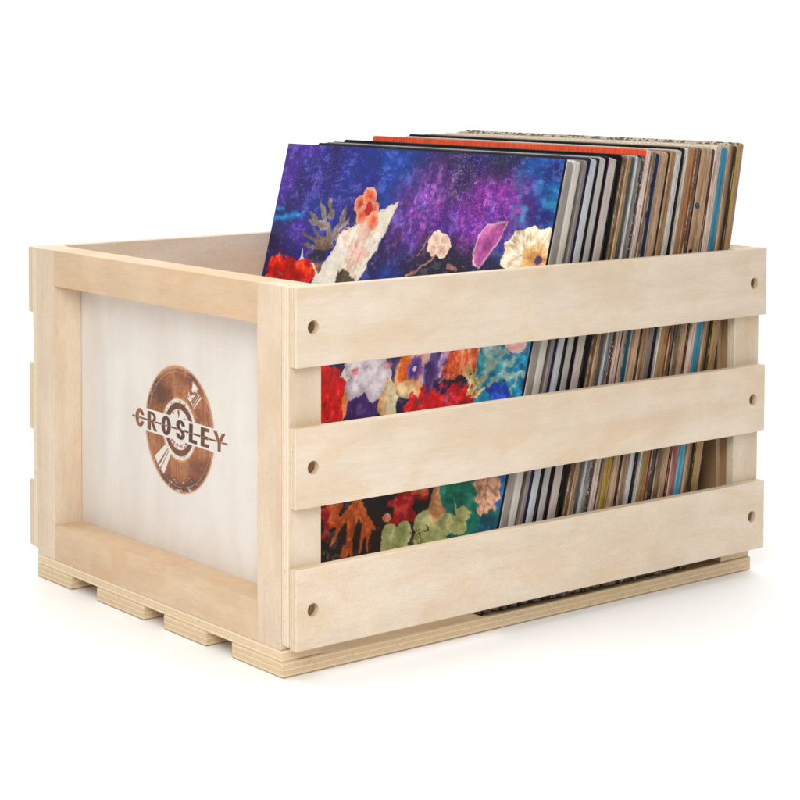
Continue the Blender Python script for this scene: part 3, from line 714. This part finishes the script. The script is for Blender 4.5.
for k, (p0, p1, sp_c, cv_c, op, lab) in enumerate(SPN):
    f0, f1 = frac(p0), frac(p1)
    xb = X0B + (X1B - X0B) * f0; xt = X0T + (X1T - X0T) * f0
    th_w = (X1T - X0T) * (f1 - f0)
    ztop = op.get('z', 33.88 + (.0 if k == 0 else rnd.uniform(-.08, .10)) + .3 * f0 * (k > 17))
    ang = math.atan2(xt - xb, 33.9 - Z0)
    th = th_w * math.cos(ang) * .975
    h = (ztop - Z0 - th * math.sin(ang)) / math.cos(ang)
    yaw = math.radians(1.63 - 2.1 * f0 ** .6) + (0 if k == 0 else math.radians(rnd.uniform(-.12, .12)))
    wd = 33.98 + (0 if k == 0 else rnd.uniform(-.25, .0))
    yn = .02 + (0 if k == 0 else rnd.uniform(-.08, .14))
    root_m = Matrix.Translation((xb * S, yn * S, (Z0 + th * math.sin(ang)) * S)) @ Matrix.Rotation(yaw, 4, 'Z') @ Matrix.Rotation(ang, 4, 'Y')
    th = max(th, .14)
    rr = rnd.uniform(.14, .30) if k else .06
    if k == 0:
        bm_ = slab_bm(th, wd, h, .05, .03); mat = paper('sleeve_card_edge', (24, 26, 40), .15)
    else:
        bm_ = slab_bm(th, wd, h, rr, min(.08, th * .3))
        mat = lettered('cover_card_%d' % k, cv_c) if op.get('lettered') else paper('cover_card_%d' % k, cv_c, .3, .55)
    o = link('record_sleeve', bm_, mat); o.matrix_world = root_m
    tag(o, lab, 'record sleeve', GRP)
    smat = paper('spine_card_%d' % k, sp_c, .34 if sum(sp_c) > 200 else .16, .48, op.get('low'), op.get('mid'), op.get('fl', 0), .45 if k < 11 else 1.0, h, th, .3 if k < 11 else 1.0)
    if k:
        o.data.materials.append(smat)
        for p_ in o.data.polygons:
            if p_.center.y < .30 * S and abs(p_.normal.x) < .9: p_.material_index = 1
    sb = spine_bm(th, h, .10 if k else .035, rr * .8, h - rr * .55, k * 1.7)
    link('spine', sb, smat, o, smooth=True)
    for key in ('mark', 'mark2'):
        if key in op:
            mc, mz, ms = op[key]
            b2 = bmesh.new()
            bmesh.ops.create_uvsphere(b2, u_segments=24, v_segments=12, radius=1, matrix=Matrix.Translation((th / 2 * S, -.028 * S, mz * h * S)) @ Matrix.Diagonal((th * .40 * S, .028 * S, ms * h * .5 * S, 1)))
            link('printed_mark', b2, paper('mark_ink', mc, .4, .6, flecks=.3), o, smooth=True)
    if k == 0:
        N = 760
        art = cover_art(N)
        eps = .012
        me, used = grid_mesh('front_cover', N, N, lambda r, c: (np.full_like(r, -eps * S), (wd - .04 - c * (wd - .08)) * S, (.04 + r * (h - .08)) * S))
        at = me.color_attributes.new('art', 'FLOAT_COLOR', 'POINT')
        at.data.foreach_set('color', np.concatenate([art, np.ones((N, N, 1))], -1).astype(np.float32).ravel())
        m = NT('glossy_printed_cover'); a = m.n('ShaderNodeAttribute', attribute_name='art')
        v, _ = m.coords((1, 1, 1), False); nz = m.noise(v, 2500, 2)
        m.l(m.mix(.12, a.outputs['Color'], nz, 'OVERLAY'), m.b.inputs['Base Color'])
        m.b.inputs['Roughness'].default_value = .42; m.b.inputs['Specular IOR Level'].default_value = .3
        m.b.inputs['Coat Weight'].default_value = .12; m.b.inputs['Coat Roughness'].default_value = .25
        fo = link('front_cover', me, m.m, o)

# ------------------------------------------------------------------ floor
bm = bmesh.new(); bmesh.ops.create_grid(bm, x_segments=1, y_segments=1, size=1.5)
m = NT('white_studio_floor'); m.b.inputs['Base Color'].default_value = (.93, .93, .93, 1); m.b.inputs['Roughness'].default_value = .5
m.b.inputs['Specular IOR Level'].default_value = .25
fl = link('floor', bm, m.m); fl.location = (.6, .9, -.0004); fl['kind'] = 'structure'

# ------------------------------------------------------------------ studio light
w = bpy.data.worlds.new('World'); sc.world = w; w.use_nodes = True
nt = w.node_tree; nt.nodes.clear()
out = nt.nodes.new('ShaderNodeOutputWorld'); bg = nt.nodes.new('ShaderNodeBackground'); nt.links.new(bg.outputs[0], out.inputs[0])
tc = nt.nodes.new('ShaderNodeTexCoord'); dp = nt.nodes.new('ShaderNodeVectorMath'); dp.operation = 'DOT_PRODUCT'
dp.inputs[1].default_value = (.625, .78, 0); nt.links.new(tc.outputs['Generated'], dp.inputs[0])
mr = nt.nodes.new('ShaderNodeMapRange'); mr.interpolation_type = 'SMOOTHSTEP'
mr.inputs['From Min'].default_value = -.35; mr.inputs['From Max'].default_value = .35; mr.inputs['To Min'].default_value = .15; mr.inputs['To Max'].default_value = 1.05
nt.links.new(dp.outputs['Value'], mr.inputs['Value']); nt.links.new(mr.outputs[0], bg.inputs['Strength'])
bg.inputs['Color'].default_value = (1, 1, 1, 1)

def area(name, loc, target, size, power, color=(1, 1, 1), sy=None):
    l = bpy.data.lights.new(name, 'AREA'); l.energy = power; l.color = color; l.shape = 'RECTANGLE'; l.size = size; l.size_y = sy or size
    o = bpy.data.objects.new(name, l); C.objects.link(o); o.location = loc
    o.rotation_euler = (Vector(target) - Vector(loc)).to_track_quat('-Z', 'Y').to_euler()
    return o
tgt = (.2, .15, .12)
area('softbox_key', (-.72, -.72, .80), (.05, .0, .13), .62, 12.0, (1, .985, .965))
area('added_top_light', (.6, .9, 2.2), (.6, .9, 0), 3.6, 55)  # added overhead light that keeps the floor white
area('softbox_fill', (.55, -1.7, .8), tgt, .9, 1.2, (1, .92, .82))

# ------------------------------------------------------------------ camera
f, cxp, cyp = 1994.6, 400.35, 159.64
yaw, pit, rol = math.radians(-38.721), math.radians(-2.865), math.radians(.172)
fw = Vector((-math.sin(yaw) * math.cos(pit), math.cos(yaw) * math.cos(pit), math.sin(pit)))
rt = Vector((math.cos(yaw), math.sin(yaw), 0)); up = rt.cross(fw)
r2 = rt * math.cos(rol) + up * math.sin(rol); u2 = -rt * math.sin(rol) + up * math.cos(rol)
cd = bpy.data.cameras.new('camera'); cam = bpy.data.objects.new('camera', cd); C.objects.link(cam)
cam.matrix_world = Matrix(((r2.x, u2.x, -fw.x, -75.887 * S), (r2.y, u2.y, -fw.y, -107.27 * S), (r2.z, u2.z, -fw.z, 41.176 * S), (0, 0, 0, 1)))
cd.sensor_width = 36; cd.lens = f / 800 * 36; cd.shift_x = -(cxp - 400) / 800; cd.shift_y = -(400 - cyp) / 800
cd.clip_start = .05; cd.clip_end = 100
sc.camera = cam
sc.view_settings.view_transform = 'Standard'; sc.view_settings.look = 'None'; sc.view_settings.exposure = 0; sc.view_settings.gamma = 1
try: sc.view_settings.use_curve_mapping = False
except Exception: pass
sc.cycles.max_bounces = 8; sc.cycles.transparent_max_bounces = 16
